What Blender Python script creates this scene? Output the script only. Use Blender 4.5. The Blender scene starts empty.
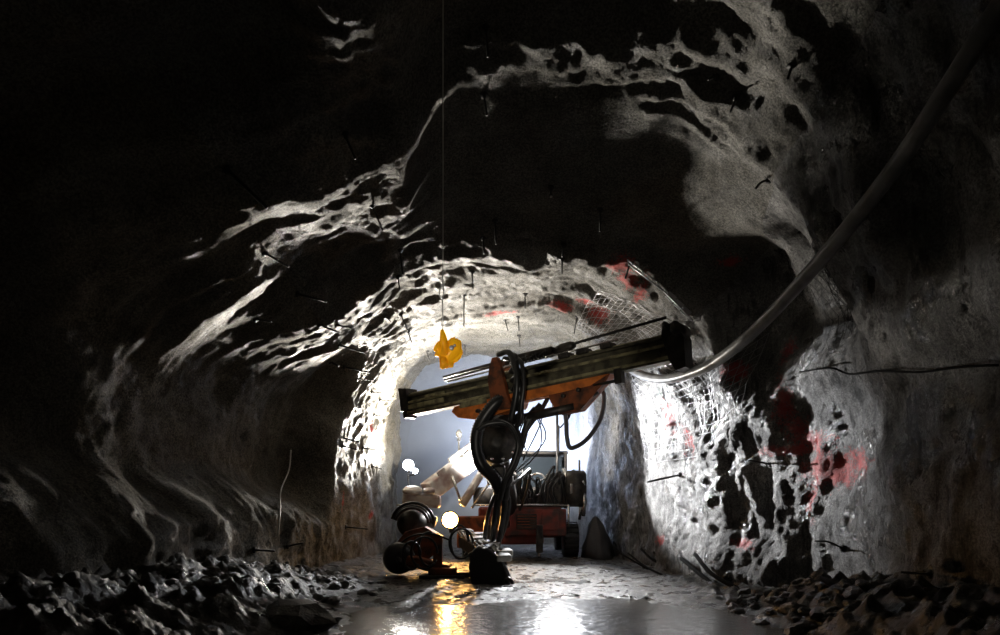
import bpy, bmesh, math, random
import numpy as np
from mathutils import Vector, Matrix, Euler
from mathutils.bvhtree import BVHTree
random.seed(7)
S = bpy.context.scene
COL = S.collection
F = 667.0
CAMZ = 1.5
def at(px, py, d):
    return Vector(((px-500)/F*d, d, CAMZ+(505-py)/F*d))

# ---------------------------------------------------------------- render look
S.view_settings.view_transform = 'Standard'
S.view_settings.look = 'None'
S.view_settings.gamma = 1
S.view_settings.use_curve_mapping = False
S.view_settings.exposure = 0.0
w = bpy.data.worlds.new('world'); S.world = w; w.use_nodes = True
w.node_tree.nodes['Background'].inputs[0].default_value = (0.01, 0.011, 0.014, 1)
w.node_tree.nodes['Background'].inputs[1].default_value = 0.02
cd = bpy.data.cameras.new('camera'); cam = bpy.data.objects.new('camera', cd); COL.objects.link(cam)
cam.location = (0, 0, CAMZ); cam.rotation_euler = (math.pi/2, 0, 0)
cd.sensor_width = 36; cd.lens = 36*F/1000; cd.shift_y = (505-317.5)/1000
cd.clip_start = 0.05; cd.clip_end = 200
S.camera = cam

# ---------------------------------------------------------------- noise
_rng = np.random.RandomState(11)
_perm = _rng.permutation(256); _perm = np.concatenate([_perm, _perm, _perm])
_g = _rng.normal(size=(256, 3)); _g /= np.linalg.norm(_g, axis=1)[:, None]
def perlin(x, y, z):
    x, y, z = np.broadcast_arrays(np.asarray(x, float), np.asarray(y, float), np.asarray(z, float))
    xi = np.floor(x).astype(int); yi = np.floor(y).astype(int); zi = np.floor(z).astype(int)
    xf, yf, zf = x-xi, y-yi, z-zi
    u, v, q = [t*t*t*(t*(t*6-15)+10) for t in (xf, yf, zf)]
    def gr(a, b, c):
        h = _perm[(_perm[(_perm[(xi+a) & 255]+yi+b) & 255]+zi+c) & 255]
        g = _g[h]
        return g[..., 0]*(xf-a)+g[..., 1]*(yf-b)+g[..., 2]*(zf-c)
    L = lambda a, b, t: a+(b-a)*t
    return 1.5*L(L(L(gr(0,0,0), gr(1,0,0), u), L(gr(0,1,0), gr(1,1,0), u), v),
                 L(L(gr(0,0,1), gr(1,0,1), u), L(gr(0,1,1), gr(1,1,1), u), v), q)
def fbm(x, y, z, oct=4, lac=2.1, gain=.5):
    s = 0; a = 1; f = 1
    for i in range(oct):
        s = s+a*perlin(x*f+i*7.3, y*f+i*3.1, z*f-i*5.7); a *= gain; f *= lac
    return s
def ridged(x, y, z, oct=3, gain=.5):
    s = 0; a = 1; f = 1
    for i in range(oct):
        s = s+a*(1-np.minimum(1, 2.0*np.abs(perlin(x*f+i*4.7, y*f-i*2.9, z*f+i*9.1)))); a *= gain; f *= 2.05
    return s
def sst(a, b, x):
    t = np.clip((x-a)/(b-a), 0, 1); return t*t*(3-2*t)

# ---------------------------------------------------------------- materials
def mat(name, col, rough=.6, metal=0., bump=None, var=None, spec=.5, emit=None, clear=0.):
    """procedural material; bump=(scale,strength,distance); var=(scale, second colour)"""
    m = bpy.data.materials.new(name); m.use_nodes = True
    nt = m.node_tree; N = nt.nodes; Lk = nt.links
    b = N['Principled BSDF']
    b.inputs['Base Color'].default_value = (*col, 1); b.inputs['Roughness'].default_value = rough
    b.inputs['Metallic'].default_value = metal
    b.inputs['Specular IOR Level'].default_value = spec
    b.inputs['Coat Weight'].default_value = clear
    tc = N.new('ShaderNodeTexCoord')
    if var:
        n = N.new('ShaderNodeTexNoise'); n.inputs['Scale'].default_value = var[0]; n.inputs['Detail'].default_value = 6
        Lk.new(tc.outputs['Object'], n.inputs['Vector'])
        r = N.new('ShaderNodeValToRGB'); r.color_ramp.elements[0].position = .42; r.color_ramp.elements[1].position = .62
        r.color_ramp.elements[0].color = (*col, 1); r.color_ramp.elements[1].color = (*var[1], 1)
        Lk.new(n.outputs['Fac'], r.inputs['Fac']); Lk.new(r.outputs['Color'], b.inputs['Base Color'])
    if bump:
        n = N.new('ShaderNodeTexNoise'); n.inputs['Scale'].default_value = bump[0]; n.inputs['Detail'].default_value = 5
        Lk.new(tc.outputs['Object'], n.inputs['Vector'])
        bp = N.new('ShaderNodeBump'); bp.inputs['Strength'].default_value = bump[1]; bp.inputs['Distance'].default_value = bump[2]
        Lk.new(n.outputs['Fac'], bp.inputs['Height']); Lk.new(bp.outputs['Normal'], b.inputs['Normal'])
    if emit:
        b.inputs['Emission Color'].default_value = (*emit[0], 1); b.inputs['Emission Strength'].default_value = emit[1]
    return m

def rock_mat(name, c1, c2, paints=(), rough=(.45, .9), grain=.035, dark=(.015, .014, .014), darkpos=.40, spec=.4):
    """sprayed shotcrete over rock: tonal patches, grain, wet patches, red spray paint at given places"""
    m = bpy.data.materials.new(name); m.use_nodes = True
    nt = m.node_tree; N = nt.nodes; Lk = nt.links; b = N['Principled BSDF']
    tc = N.new('ShaderNodeTexCoord'); P = tc.outputs['Object']
    def noise(scale, detail=6, rough_=.6, vec=P):
        n = N.new('ShaderNodeTexNoise'); n.inputs['Scale'].default_value = scale
        n.inputs['Detail'].default_value = detail; n.inputs['Roughness'].default_value = rough_
        Lk.new(vec, n.inputs['Vector']); return n.outputs['Fac']
    def ramp(fac, p0, p1, c0=(0, 0, 0), c1_=(1, 1, 1)):
        r = N.new('ShaderNodeValToRGB'); e = r.color_ramp.elements
        e[0].position = p0; e[1].position = p1; e[0].color = (*c0, 1); e[1].color = (*c1_, 1)
        Lk.new(fac, r.inputs['Fac']); return r.outputs['Color']
    def mix(fac, a, bb):
        x = N.new('ShaderNodeMix'); x.data_type = 'RGBA'
        if isinstance(fac, float): x.inputs[0].default_value = fac
        else: Lk.new(fac, x.inputs[0])
        for s, v in ((6, a), (7, bb)):
            if isinstance(v, tuple): x.inputs[s].default_value = (*v, 1)
            else: Lk.new(v, x.inputs[s])
        return x.outputs[2]
    def math_(op, a, bb=None, clamp=False):
        x = N.new('ShaderNodeMath'); x.operation = op; x.use_clamp = clamp
        for i, v in enumerate((a, bb)):
            if v is None: continue
            if isinstance(v, (int, float)): x.inputs[i].default_value = v
            else: Lk.new(v, x.inputs[i])
        return x.outputs[0]
    base = ramp(noise(1.1, 8, .65), .35, .66, c1, c2)
    # streaks running down the walls
    mp = N.new('ShaderNodeMapping'); mp.inputs['Scale'].default_value = (3.5, 3.5, .35); Lk.new(P, mp.inputs['Vector'])
    st = ramp(noise(1.6, 6, .7, mp.outputs['Vector']), darkpos-.06, darkpos+.06)
    base = mix(st, dark, base)
    gr = ramp(noise(34, 4, .8), .42, .60, (.30, .30, .30), (1.15, 1.15, 1.15))
    mm = N.new('ShaderNodeMix'); mm.data_type = 'RGBA'; mm.blend_type = 'MULTIPLY'; mm.inputs[0].default_value = 1
    Lk.new(base, mm.inputs[6]); Lk.new(gr, mm.inputs[7]); base = mm.outputs[2]
    for (c, rad, dens) in paints:
        vm = N.new('ShaderNodeVectorMath'); vm.operation = 'SUBTRACT'; Lk.new(P, vm.inputs[0]); vm.inputs[1].default_value = c
        vs = N.new('ShaderNodeVectorMath'); vs.operation = 'DIVIDE'; Lk.new(vm.outputs[0], vs.inputs[0]); vs.inputs[1].default_value = rad
        ln = N.new('ShaderNodeVectorMath'); ln.operation = 'LENGTH'; Lk.new(vs.outputs[0], ln.inputs[0])
        fall = math_('SUBTRACT', 1.0, ln.outputs['Value'], True)
        k = math_('ADD', math_('MULTIPLY', fall, .42), math_('ADD', math_('MULTIPLY', noise(5, 4, .7), .5), math_('MULTIPLY', noise(30, 4, .8), .5)))
        k = math_('MULTIPLY', math_('GREATER_THAN', fall, 0.02), ramp(k, .77-dens*.6, .89-dens*.6))
        k = math_('MULTIPLY', k, .72)
        base = mix(k, base, (.55, .035, .03))
    Lk.new(base, b.inputs['Base Color'])
    rr = N.new('ShaderNodeMapRange'); Lk.new(noise(1.7, 5, .6), rr.inputs[0]); rr.inputs[1].default_value = .4; rr.inputs[2].default_value = .62
    rr.inputs[3].default_value = rough[0]; rr.inputs[4].default_value = rough[1]; Lk.new(rr.outputs[0], b.inputs['Roughness'])
    b.inputs['Specular IOR Level'].default_value = spec
    h = math_('ADD', math_('MULTIPLY', noise(42, 4, .8), 1.0), math_('MULTIPLY', noise(7, 5, .65), 1.6))
    bp = N.new('ShaderNodeBump'); bp.inputs['Strength'].default_value = 1.0; bp.inputs['Distance'].default_value = grain
    Lk.new(h, bp.inputs['Height']); Lk.new(bp.outputs['Normal'], b.inputs['Normal'])
    return m

# ---------------------------------------------------------------- tunnel shape
def tab(pairs):
    xs = np.array([p[0] for p in pairs], float); ys = np.array([p[1] for p in pairs], float)
    return lambda d: np.interp(d, xs, ys)
wL = tab([(-5,5.6),(5,5.4),(7,4.6),(8.2,4.25),(10,4.1),(12,3.9),(15,3.65),(17,3.4),(20.2,3.12),(20.6,3.5),(21.2,4.6),(34,4.6)])
wR = tab([(-5,4.7),(5,4.5),(8,4.45),(10.4,4.75),(11.2,4.35),(12,4.05),(14,3.7),(17,3.4),(20.2,3.2),(20.8,3.15),(22,3.0),(34,2.9)])
HH = tab([(-5,8.0),(4,7.9),(6.5,7.5),(7.6,7.25),(8.5,7.0),(9.6,6.75),(11.2,5.95),(11.7,5.88),(14,5.9),(18,5.95),(20.2,6.0),(20.6,6.4),(21.3,7.2),(34,7.2)])
NN = tab([(-5,2.4),(8,2.5),(12,2.6),(15,2.9),(20,4.6),(34,4.6)])
NR = tab([(-5,2.6),(7.5,3.3),(10.8,3.5),(12,3.0),(15,3.0),(20,4.6),(34,4.6)])
CX = tab([(-5,0),(8,-.1),(12,0),(34,0)])
def section(d, th):
    """point on the smooth tunnel; th 0 = right floor, pi = left floor"""
    c = np.cos(th); s = np.sin(th); n = NN(d)+(NR(d)-NN(d))*sst(-.1, .4, c)
    W = np.where(c > 0, wR(d), wL(d))
    x = CX(d)+W*np.sign(c)*np.abs(c)**(2/n)
    z = HH(d)*np.sign(s)*np.abs(s)**(2/n)
    return x, z
def disp(x, y, z, th):
    """inward push in metres"""
    up = sst(2.2, 4.8, z)
    # billowed shotcrete: sharp crests, stretched around the profile
    wx = x+.5*perlin(x*.6, y*.6+9, z*.6); wy = y+.5*perlin(x*.5+5, y*.5, z*.5)
    sa = th*4.2
    wv = y+.55*perlin(sa*.35+2, y*.4, 1.5)+.22*perlin(sa*1.1, y*.8, 4.5)+.12*np.abs(sa-6.6)
    soft = lambda n: 1-1.9*np.sqrt(n*n+.012)
    crest = soft(perlin(sa*.26+3.3, wv*.78, .7))+.42*soft(perlin(sa*.50+1.3, wv*1.75, 3.7))+.22*soft(perlin(sa*.9, wv*3.4, 8.7))
    crest_w = ridged(wx*.8+1.3, wy*.8+4, z*.25, 3, .5)
    a = (crest-.85)*.24*up+(crest_w-.8)*.08*(1-up)
    a = a+.10*fbm(x*.9, y*.9, z*.9, 3)+.035*fbm(x*3.3, y*3.3, z*3.3, 3)+.022*fbm(x*9, y*9, z*9, 3)
    # right: broken rock face in the floodlight, bulging forward then cut back
    rr = sst(1.5, 3.0, x)*(1-sst(3.6, 5.2, z))
    rock = rr*sst(9.0, 11.2, y)*(1-sst(13.6, 15.5, y))
    a = a+rock*(.17*fbm(x*1.2+2, y*1.2, z*.5, 4)+.06*fbm(x*3.2, y*3.2, z*1.6, 4, 2.1, .65))
    a = a-.55*rr*(1-sst(9.3, 11.0, y))*(1-.6*sst(2.6, 3.8, z))   # dark cut before it
    a = a-.5*sst(1.5, 2.6, x)*sst(3.4, 4.2, z)*(1-sst(5.4, 6.2, z))*sst(8.6, 9.6, y)*(1-sst(11.0, 12.0, y))
    # left: niche whose lip throws the wall in front of it into shade
    ll = sst(2.0, 3.0, -x)
    a = a-1.05*ll*sst(1.1, 2.1, z+.25*perlin(y, z, 3.3))*(1-sst(3.1, 4.9, z+.3*perlin(y*.8, 2, 3.3)))*sst(4, 6, y)*(1-sst(14.0, 14.7, y+.3*perlin(z, y*.5, 1)))
    # the left side of the vault stays low: roof step only right of the middle
    stp = np.maximum(0, np.minimum(HH(y), 7.0)-5.9)*(1-sst(11.0, 11.6, y))*sst(3.0, 5.5, y)
    a = a+.82*stp*sst(.4, 1.6, -x)*sst(4.8, 6.4, z)
    a = a-.75*sst(2.0, 3.2, -x)*(1-sst(6.2, 8.2, y))*sst(1.5, 3.0, z)
    # smooth vault above the near rib
    vault = sst(8.6, 9.2, y)*(1-sst(10.8, 11.3, y))*sst(5.0, 5.7, z)*sst(-1.7, -.7, x)
    a = a*(1-.75*vault)
    # jagged lip where the vault ends
    a = a+.16*np.exp(-((y-11.5+.35*perlin(x*1.1, 0, 5))/.28)**2)*sst(4.6, 5.4, z)
    return a
def tunnel_points(ds, ths):
    D, T = np.meshgrid(ds, ths, indexing='ij')
    x, z = section(D, T); e = 1e-3
    x1, z1 = section(D, T+e); x0, z0 = section(D, T-e)
    tx, tz = x1-x0, z1-z0; l = np.sqrt(tx*tx+tz*tz)+1e-12
    nx, nz = -tz/l, tx/l       # inward normal in the section
    a = disp(x, D, z, T)
    yy = D+.18*perlin(x*.7, D*.7+3, z*.7)
    return np.stack([x+nx*a, yy, z+nz*a], -1)

def np_mesh(name, V, Fc, m, smooth=True):
    me = bpy.data.meshes.new(name)
    me.vertices.add(len(V)); me.vertices.foreach_set('co', np.ascontiguousarray(V, dtype=np.float32).ravel())
    Fc = np.asarray(Fc, dtype=np.int32); k = Fc.shape[1]
    me.loops.add(Fc.size); me.loops.foreach_set('vertex_index', Fc.ravel())
    me.polygons.add(len(Fc)); me.polygons.foreach_set('loop_start', np.arange(0, Fc.size, k, dtype=np.int32))
    me.polygons.foreach_set('use_smooth', np.full(len(Fc), smooth))
    me.update(calc_edges=True); me.validate()
    me.materials.append(m)
    o = bpy.data.objects.new(name, me); COL.objects.link(o); return o
def grid_faces(n, mm):
    i, j = np.meshgrid(np.arange(n-1), np.arange(mm-1), indexing='ij'); a = (i*mm+j).ravel()
    return np.stack([a, a+1, a+mm+1, a+mm], -1)
def structure(o): o['kind'] = 'structure'; return o

# arc-length even angles (on a mid section)
def even_angles(step):
    t = np.linspace(-.16, math.pi+.16, 6000); x, z = section(np.full_like(t, 12.), t)
    s = np.concatenate([[0], np.cumsum(np.hypot(np.diff(x), np.diff(z)))])
    return np.interp(np.arange(0, s[-1], step), s, t)
TH = even_angles(.042)
DS = np.concatenate([np.arange(-4, 4, .16), np.arange(4, 21.6, .042), np.arange(21.6, 33.5, .25)])
TP = tunnel_points(DS, TH)
def wr(px, py, d): p = at(px, py, d); return (p.x, p.y, p.z)
def chunk(name, j0, j1, m):
    P = TP[:, j0:j1+1]; n, k = P.shape[:2]
    return structure(np_mesh(name, P.reshape(-1, 3), grid_faces(n, k)[:, ::-1], m))
jr = int(np.argmin(abs(TH-.80))); jl = int(np.argmin(abs(TH-(math.pi-.80))))
nD, nT = TP.shape[:2]
BVH = BVHTree.FromPolygons(TP.reshape(-1, 3).tolist(), grid_faces(nD, nT).tolist())
def hit(px, py):
    dirv = Vector(((px-500)/F, 1, (505-py)/F)).normalized()
    r = BVH.ray_cast(Vector((0, 0, CAMZ)), dirv)
    return r[0], r[1]
def paint(lst):
    out = []
    for px, py, rx, rz, dens in lst:
        p, n_ = hit(px, py)
        if p is not None: out.append((tuple(p), ((1.2*rx*p.y/F+.3, 2.0*rx*p.y/F, rz*p.y/F) if abs(p.x) > 2.6 else (rx*p.y/F, 3*rz*p.y/F, rz*p.y/F+.3)), dens))
    return out
paints_R = paint([(835,468,48,40,.10),(815,440,26,24,.06),(790,450,46,14,.10),(783,405,12,60,.08),(800,430,14,40,.06),(862,460,30,34,.02),(735,372,16,22,.10),(790,350,10,30,.05),
                  (690,440,14,50,.0),(668,420,12,50,.02),(660,540,18,16,.0),(745,545,16,20,.05),(812,500,8,60,.0)])
paints_C = paint([(620,265,28,12,.10),(628,280,22,10,.10),(585,300,24,8,.06),(560,308,30,7,.03),(500,313,40,6,.02),(640,295,14,30,.04),(727,262,14,12,.03),(600,315,30,10,.04)])
paints_L = paint([(371,430,7,26,.04),(382,450,5,30,.03),(372,515,8,14,.0),(343,500,4,30,.0)])
M_left = rock_mat('shotcrete_left', (.11,.097,.074), (.23,.205,.155), paints_L, rough=(.5,.9), darkpos=.34, dark=(.05,.046,.04))
M_ceil = rock_mat('shotcrete_roof', (.11,.103,.088), (.23,.218,.19), paints_C, rough=(.5,.9), darkpos=.30, dark=(.05,.048,.05))
M_right = rock_mat('wet_rock_right', (.08,.078,.074), (.32,.31,.30), paints_R, rough=(.2,.75), grain=.035, darkpos=.44, spec=.6)
chunk('wall_right', 0, jr, M_right); chunk('ceiling', jr, jl, M_ceil); chunk('wall_left', jl, len(TH)-1, M_left)
# end wall of the chamber behind the haze
gx, gz = np.meshgrid(np.linspace(-6.5, 6.5, 60), np.linspace(-.6, 8.6, 50), indexing='ij')
gy = 32.6+.35*fbm(gx*.6, gx*0, gz*.6, 4)
structure(np_mesh('wall_back', np.stack([gx, gy, gz], -1).reshape(-1, 3), grid_faces(60, 50), M_ceil))
gy2 = -3.6+.3*fbm(gx*.6+9, gx*0, gz*.6, 4)
structure(np_mesh('wall_front', np.stack([gx, gy2, gz], -1).reshape(-1, 3), grid_faces(60, 50), M_ceil))

# ---------------------------------------------------------------- floor
def floor_z(x, y):
    x = np.asarray(x, float); y = np.asarray(y, float)
    b = .045*fbm(x*.8, y*.8, 1.1, 3)+.022*fbm(x*4, y*4, 2.3, 3)+.012*np.abs(fbm(x*11, y*11, 4.3, 2))
    wet = (1-sst(9.4, 11.0, y+.6*perlin(x*.9, y*.4, 8)))*sst(-2.3, -1.6, x+.4*perlin(x, y, 2))*(1-sst(3.1, 3.8, x+.3*perlin(x, y, 6)))
    b = b+.035-.088*wet
    pool2 = np.exp(-(((x-.7)/1.3)**2+((y-13.3)/.9)**2)); b = b-.06*pool2
    rut = np.exp(-((x+1.1-.1*(y-12))/.25)**2)*sst(8.8, 9.5, y)*(1-sst(12.5, 13.5, y)); b = b+.06*rut
    # heaps of muck along the walls
    bl = sst(2.1, 4.1, -x+.35*perlin(x*.8, y*.8, 4))*(.30+.62*sst(12.5, 8.0, y)) if False else None
    kl = .20+.46*(1-sst(8.5, 13.0, y))
    b = b+sst(2.1, 4.0, -x+.3*perlin(x*.8, y*.8, 4))*kl*(1+.35*fbm(x*1.8, y*1.8, 0, 3))
    kr = .08+.42*(1-sst(8.6, 10.4, y))
    b = b+sst(3.3, 4.3, x+.25*perlin(x*.9, y*.9, 7))*kr*(1+.4*fbm(x*2.2, y*2.2, 5, 3))
    hp = sst(2.3, 3.0, np.abs(x)-.7*(x > 0)+.2*perlin(x*2, y*2, 0))*(1-sst(12.5, 14.5, y))
    b = b+hp*.09*(ridged(x*2.6, y*2.6, 3, 3)-.8)+hp*.05*fbm(x*6, y*6, 2, 3)
    return b
fx = np.arange(-6.0, 6.0, .042); fy = np.concatenate([np.arange(-4, 5, .12), np.arange(5, 18, .04), np.arange(18, 33.6, .15)])
FX, FY = np.meshgrid(fx, fy, indexing='ij')
M_mud = bpy.data.materials.new('wet_mud'); M_mud.use_nodes = True
nt = M_mud.node_tree; N = nt.nodes; Lk = nt.links; b = N['Principled BSDF']
tc = N.new('ShaderNodeTexCoord')
def nz(scale, det=5, r=.6):
    n = N.new('ShaderNodeTexNoise'); n.inputs['Scale'].default_value = scale; n.inputs['Detail'].default_value = det
    n.inputs['Roughness'].default_value = r; Lk.new(tc.outputs['Object'], n.inputs['Vector']); return n.outputs['Fac']
rp = N.new('ShaderNodeValToRGB'); rp.color_ramp.elements[0].position = .35; rp.color_ramp.elements[1].position = .68
rp.color_ramp.elements[0].color = (.022, .02, .017, 1); rp.color_ramp.elements[1].color = (.13, .12, .105, 1)
Lk.new(nz(3.5, 9, .75), rp.inputs['Fac']); Lk.new(rp.outputs['Color'], b.inputs['Base Color'])
mr = N.new('ShaderNodeMapRange'); Lk.new(nz(3.1), mr.inputs[0]); mr.inputs[1].default_value = .38; mr.inputs[2].default_value = .62
mr.inputs[3].default_value = .18; mr.inputs[4].default_value = .55; Lk.new(mr.outputs[0], b.inputs['Roughness'])
bp = N.new('ShaderNodeBump'); bp.inputs['Distance'].default_value = .07; bp.inputs['Strength'].default_value = 1.0
Lk.new(nz(17, 6, .8), bp.inputs['Height']); Lk.new(bp.outputs['Normal'], b.inputs['Normal'])
structure(np_mesh('floor', np.stack([FX, FY, floor_z(FX, FY)], -1).reshape(-1, 3), grid_faces(len(fx), len(fy))[:, ::-1], M_mud))
M_water = mat('muddy_water', (.12, .112, .096), rough=.17, bump=(7, .45, .03), spec=.55, var=(2.5, (.06,.056,.048)))
def flat_poly(name, pts, z, m):
    bm = bmesh.new(); vs = [bm.verts.new((x, y, z)) for x, y in pts]; bm.faces.new(vs)
    bmesh.ops.triangulate(bm, faces=bm.faces)
    me = bpy.data.meshes.new(name); bm.to_mesh(me); bm.free(); me.materials.append(m)
    o = bpy.data.objects.new(name, me); COL.objects.link(o); return o
pts = []
for k in range(48):
    a = k/48*2*math.pi
    pts.append((.6+3.4*math.cos(a)*(1+.05*math.sin(3*a)), 7.6+4.3*math.sin(a)*(1+.05*math.cos(2*a))))
o = flat_poly('puddle', pts, 0, M_water); o['kind'] = 'stuff'; o['category'] = 'puddle'
o['label'] = 'wide shallow puddle of muddy water across the floor in the foreground'
pts = [(.7+1.5*math.cos(k/30*2*math.pi), 13.3+1.1*math.sin(k/30*2*math.pi)) for k in range(30)]
o = flat_poly('puddle', pts, -.012, M_water); o['kind'] = 'stuff'; o['category'] = 'puddle'
o['label'] = 'small glinting puddle on the floor in front of the red rig body'

# ---------------------------------------------------------------- mesh helpers
PLACE = []
EACH = dict(valve_bank='valve_block', pin='pin', flange_bolt='flange_bolt', cab_panel='cab_panel', boom_collar='boom_collar', brace_rod='brace_rod', head_rod='head_rod', guide_plate='guide_plate', drill_fitting='drill_fitting', grille_bar='grille_bar', chrome_pipework='steel_pipe', hose_bundle='hose', boom_cover='boom_cover')
class MB:
    def __init__(s): s.bm = bmesh.new()
    def _add(s, verts, faces, M=None, mi=0, smooth=False):
        vs = [s.bm.verts.new((M @ Vector(v)) if M is not None else v) for v in verts]
        for f in faces:
            try: fc = s.bm.faces.new([vs[i] for i in f]); fc.smooth = smooth; fc.material_index = mi
            except ValueError: pass
        return s
    def box(s, c, size, rot=None, M=None, bev=.0, taper=1., mi=0):
        hx, hy, hz = [t/2 for t in size]
        R = Matrix.Translation(c) @ (rot.to_matrix().to_4x4() if rot is not None else Matrix.Identity(4))
        if M is not None: R = M @ R
        t = bmesh.new()
        v = [t.verts.new((x*hx*(taper if z > 0 else 1), y*hy*(taper if z > 0 else 1), z*hz)) for z in (-1, 1) for y in (-1, 1) for x in (-1, 1)]
        for f in ((0,2,3,1),(4,5,7,6),(0,1,5,4),(2,6,7,3),(0,4,6,2),(1,3,7,5)): t.faces.new([v[i] for i in f])
        if bev: bmesh.ops.bevel(t, geom=list(t.edges), offset=bev, segments=2, affect='EDGES', profile=.5)
        t.verts.index_update()
        s._add([q.co.copy() for q in t.verts], [[q.index for q in f.verts] for f in t.faces], R, mi); t.free(); return s
    def tube(s, pts, r, seg=10, M=None, caps=True, sm=True, rib=0., ribn=0, mi=0):
        pts = [Vector(p) for p in pts]; n = len(pts)
        rs = r if isinstance(r, (list, tuple)) else [r]*n
        tang = [(pts[min(i+1, n-1)]-pts[max(i-1, 0)]).normalized() for i in range(n)]
        up = Vector((0, 0, 1)) if abs(tang[0].z) < .9 else Vector((1, 0, 0))
        nrm = tang[0].cross(up).normalized(); V = []; Fs = []
        for i in range(n):
            nrm = (nrm-tang[i]*nrm.dot(tang[i])).normalized(); bn = tang[i].cross(nrm)
            for k in range(seg):
                a = 2*math.pi*k/seg; V.append(pts[i]+(nrm*math.cos(a)+bn*math.sin(a))*rs[i])
        for i in range(n-1):
            for k in range(seg):
                k2 = (k+1) % seg; Fs.append((i*seg+k, i*seg+k2, (i+1)*seg+k2, (i+1)*seg+k))
        if caps: Fs.append(tuple(reversed(range(seg)))); Fs.append(tuple((n-1)*seg+k for k in range(seg)))
        return s._add(V, Fs, M, mi, sm)
    def lathe(s, prof, p0, axis, seg=24, M=None, mi=0, sm=True):
        """prof = [(along axis, radius)]"""
        axis = Vector(axis).normalized(); p0 = Vector(p0)
        up = Vector((0, 0, 1)) if abs(axis.z) < .9 else Vector((1, 0, 0))
        a1 = axis.cross(up).normalized(); a2 = axis.cross(a1); V = []; Fs = []
        for t, r in prof:
            for k in range(seg):
                a = 2*math.pi*k/seg; V.append(p0+axis*t+(a1*math.cos(a)+a2*math.sin(a))*max(r, 1e-4))
        for i in range(len(prof)-1):
            for k in range(seg):
                k2 = (k+1) % seg; Fs.append((i*seg+k, i*seg+k2, (i+1)*seg+k2, (i+1)*seg+k))
        Fs.append(tuple(reversed(range(seg)))); Fs.append(tuple((len(prof)-1)*seg+k for k in range(seg)))
        return s._add(V, Fs, M, mi, sm)
    def prism(s, poly, y0, y1, M=None, mi=0):
        """poly in (x,z), extruded along y"""
        n = len(poly); V = [(x, y0, z) for x, z in poly]+[(x, y1, z) for x, z in poly]
        Fs = [tuple(range(n)), tuple(reversed(range(n, 2*n)))]+[(i, i+n, (i+1) % n+n, (i+1) % n) for i in range(n)]
        return s._add(V, Fs, M, mi)
    def build(s, name, m, parent=None):
        if name in EACH:      # several separate pieces: one object each
            bm = s.bm; left = set(bm.verts); out = None
            isl = []
            while left:
                st_ = [left.pop()]; comp = set(st_)
                while st_:
                    for e in st_.pop().link_edges:
                        for q in e.verts:
                            if q not in comp: comp.add(q); left.discard(q); st_.append(q)
                isl.append(comp)
            for comp in isl:
                k_ = MB(); mp = {v: k_.bm.verts.new(v.co) for v in comp}
                for f in bm.faces:
                    if f.verts[0] in comp:
                        nf = k_.bm.faces.new([mp[v] for v in f.verts]); nf.smooth = f.smooth; nf.material_index = f.material_index
                o = k_._build(EACH[name], m, parent); out = out or o
            bm.free(); return out
        return s._build(name, m, parent)
    def _build(s, name, m, parent=None):
        bmesh.ops.recalc_face_normals(s.bm, faces=s.bm.faces)
        if PLACE:
            for v in s.bm.verts: v.co = PLACE[0](v.co)
        me = bpy.data.meshes.new(name); s.bm.to_mesh(me); s.bm.free()
        for q in (m if isinstance(m, (list, tuple)) else [m]): me.materials.append(q)
        o = bpy.data.objects.new(name, me); COL.objects.link(o)
        if parent is not None:
            o.parent = parent
            pw = parent.get('_w')
            off = Vector(pw) if pw else Vector((0, 0, 0))
            for v in me.vertices: v.co -= off
            o['_w'] = tuple(off)
        return o
def smooth_path(pts, n=8):
    pts = [Vector(p) for p in pts]; P = [pts[0]*2-pts[1]]+pts+[pts[-1]*2-pts[-2]]; out = []
    for i in range(1, len(P)-2):
        for k in range(n):
            t = k/n; a, b_, c, d = P[i-1], P[i], P[i+1], P[i+2]
            out.append(.5*((2*b_)+(c-a)*t+(2*a-5*b_+4*c-d)*t*t+(3*b_-a-3*c+d)*t**3))
    out.append(pts[-1]); return out
def tag(o, label, cat, group=None, kind=None):
    o['label'] = label; o['category'] = cat
    if group: o['group'] = group
    if kind: o['kind'] = kind
    return o
def empty(name, loc, label, cat, group=None):
    o = bpy.data.objects.new(name, None); COL.objects.link(o); o.location = loc; o.empty_display_size = .2
    o['_w'] = tuple(loc); return tag(o, label, cat, group)
def pxpath(l, n=8): return smooth_path([at(*p) for p in l], n)

# ---------------------------------------------------------------- materials of things
m_dark = mat('grimy_dark_steel', (.035, .033, .032), .45, .6, bump=(20, .4, .01), var=(5, (.08, .07, .06)))
m_black = mat('black_rubber', (.018, .018, .019), .5, 0, bump=(30, .3, .005))
m_hose = mat('black_hose', (.02, .02, .021), .35, 0, bump=(60, .2, .003))
m_orange = mat('orange_paint', (.85, .24, .045), .4, .0, bump=(14, .3, .008), var=(4, (.45, .12, .03)))
m_rust = mat('rusty_orange_steel', (.30, .085, .03), .55, .2, bump=(18, .5, .01), var=(5, (.07, .03, .018)))
m_red = mat('red_paint', (.22, .035, .022), .5, .0, bump=(12, .4, .012), var=(3, (.06, .03, .025)))
m_khaki = mat('feed_rail_metal', (.46, .42, .24), .38, .35, bump=(22, .35, .006), var=(6, (.16, .14, .09)))
m_pale = mat('pale_boom_paint', (.75, .73, .70), .3, .1, bump=(10, .3, .006), var=(3, (.45, .33, .30)))
m_chrome = mat('bare_steel', (.75, .74, .72), .22, .9, bump=(15, .3, .005))
m_bolt = mat('dark_bolt_steel', (.03, .028, .027), .6, .4)
m_slump = mat('dull_black_pipe', (.008, .008, .008), .9, 0, spec=.1)
m_galv = mat('galvanised_wire', (.38, .38, .39), .4, .5)
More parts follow.
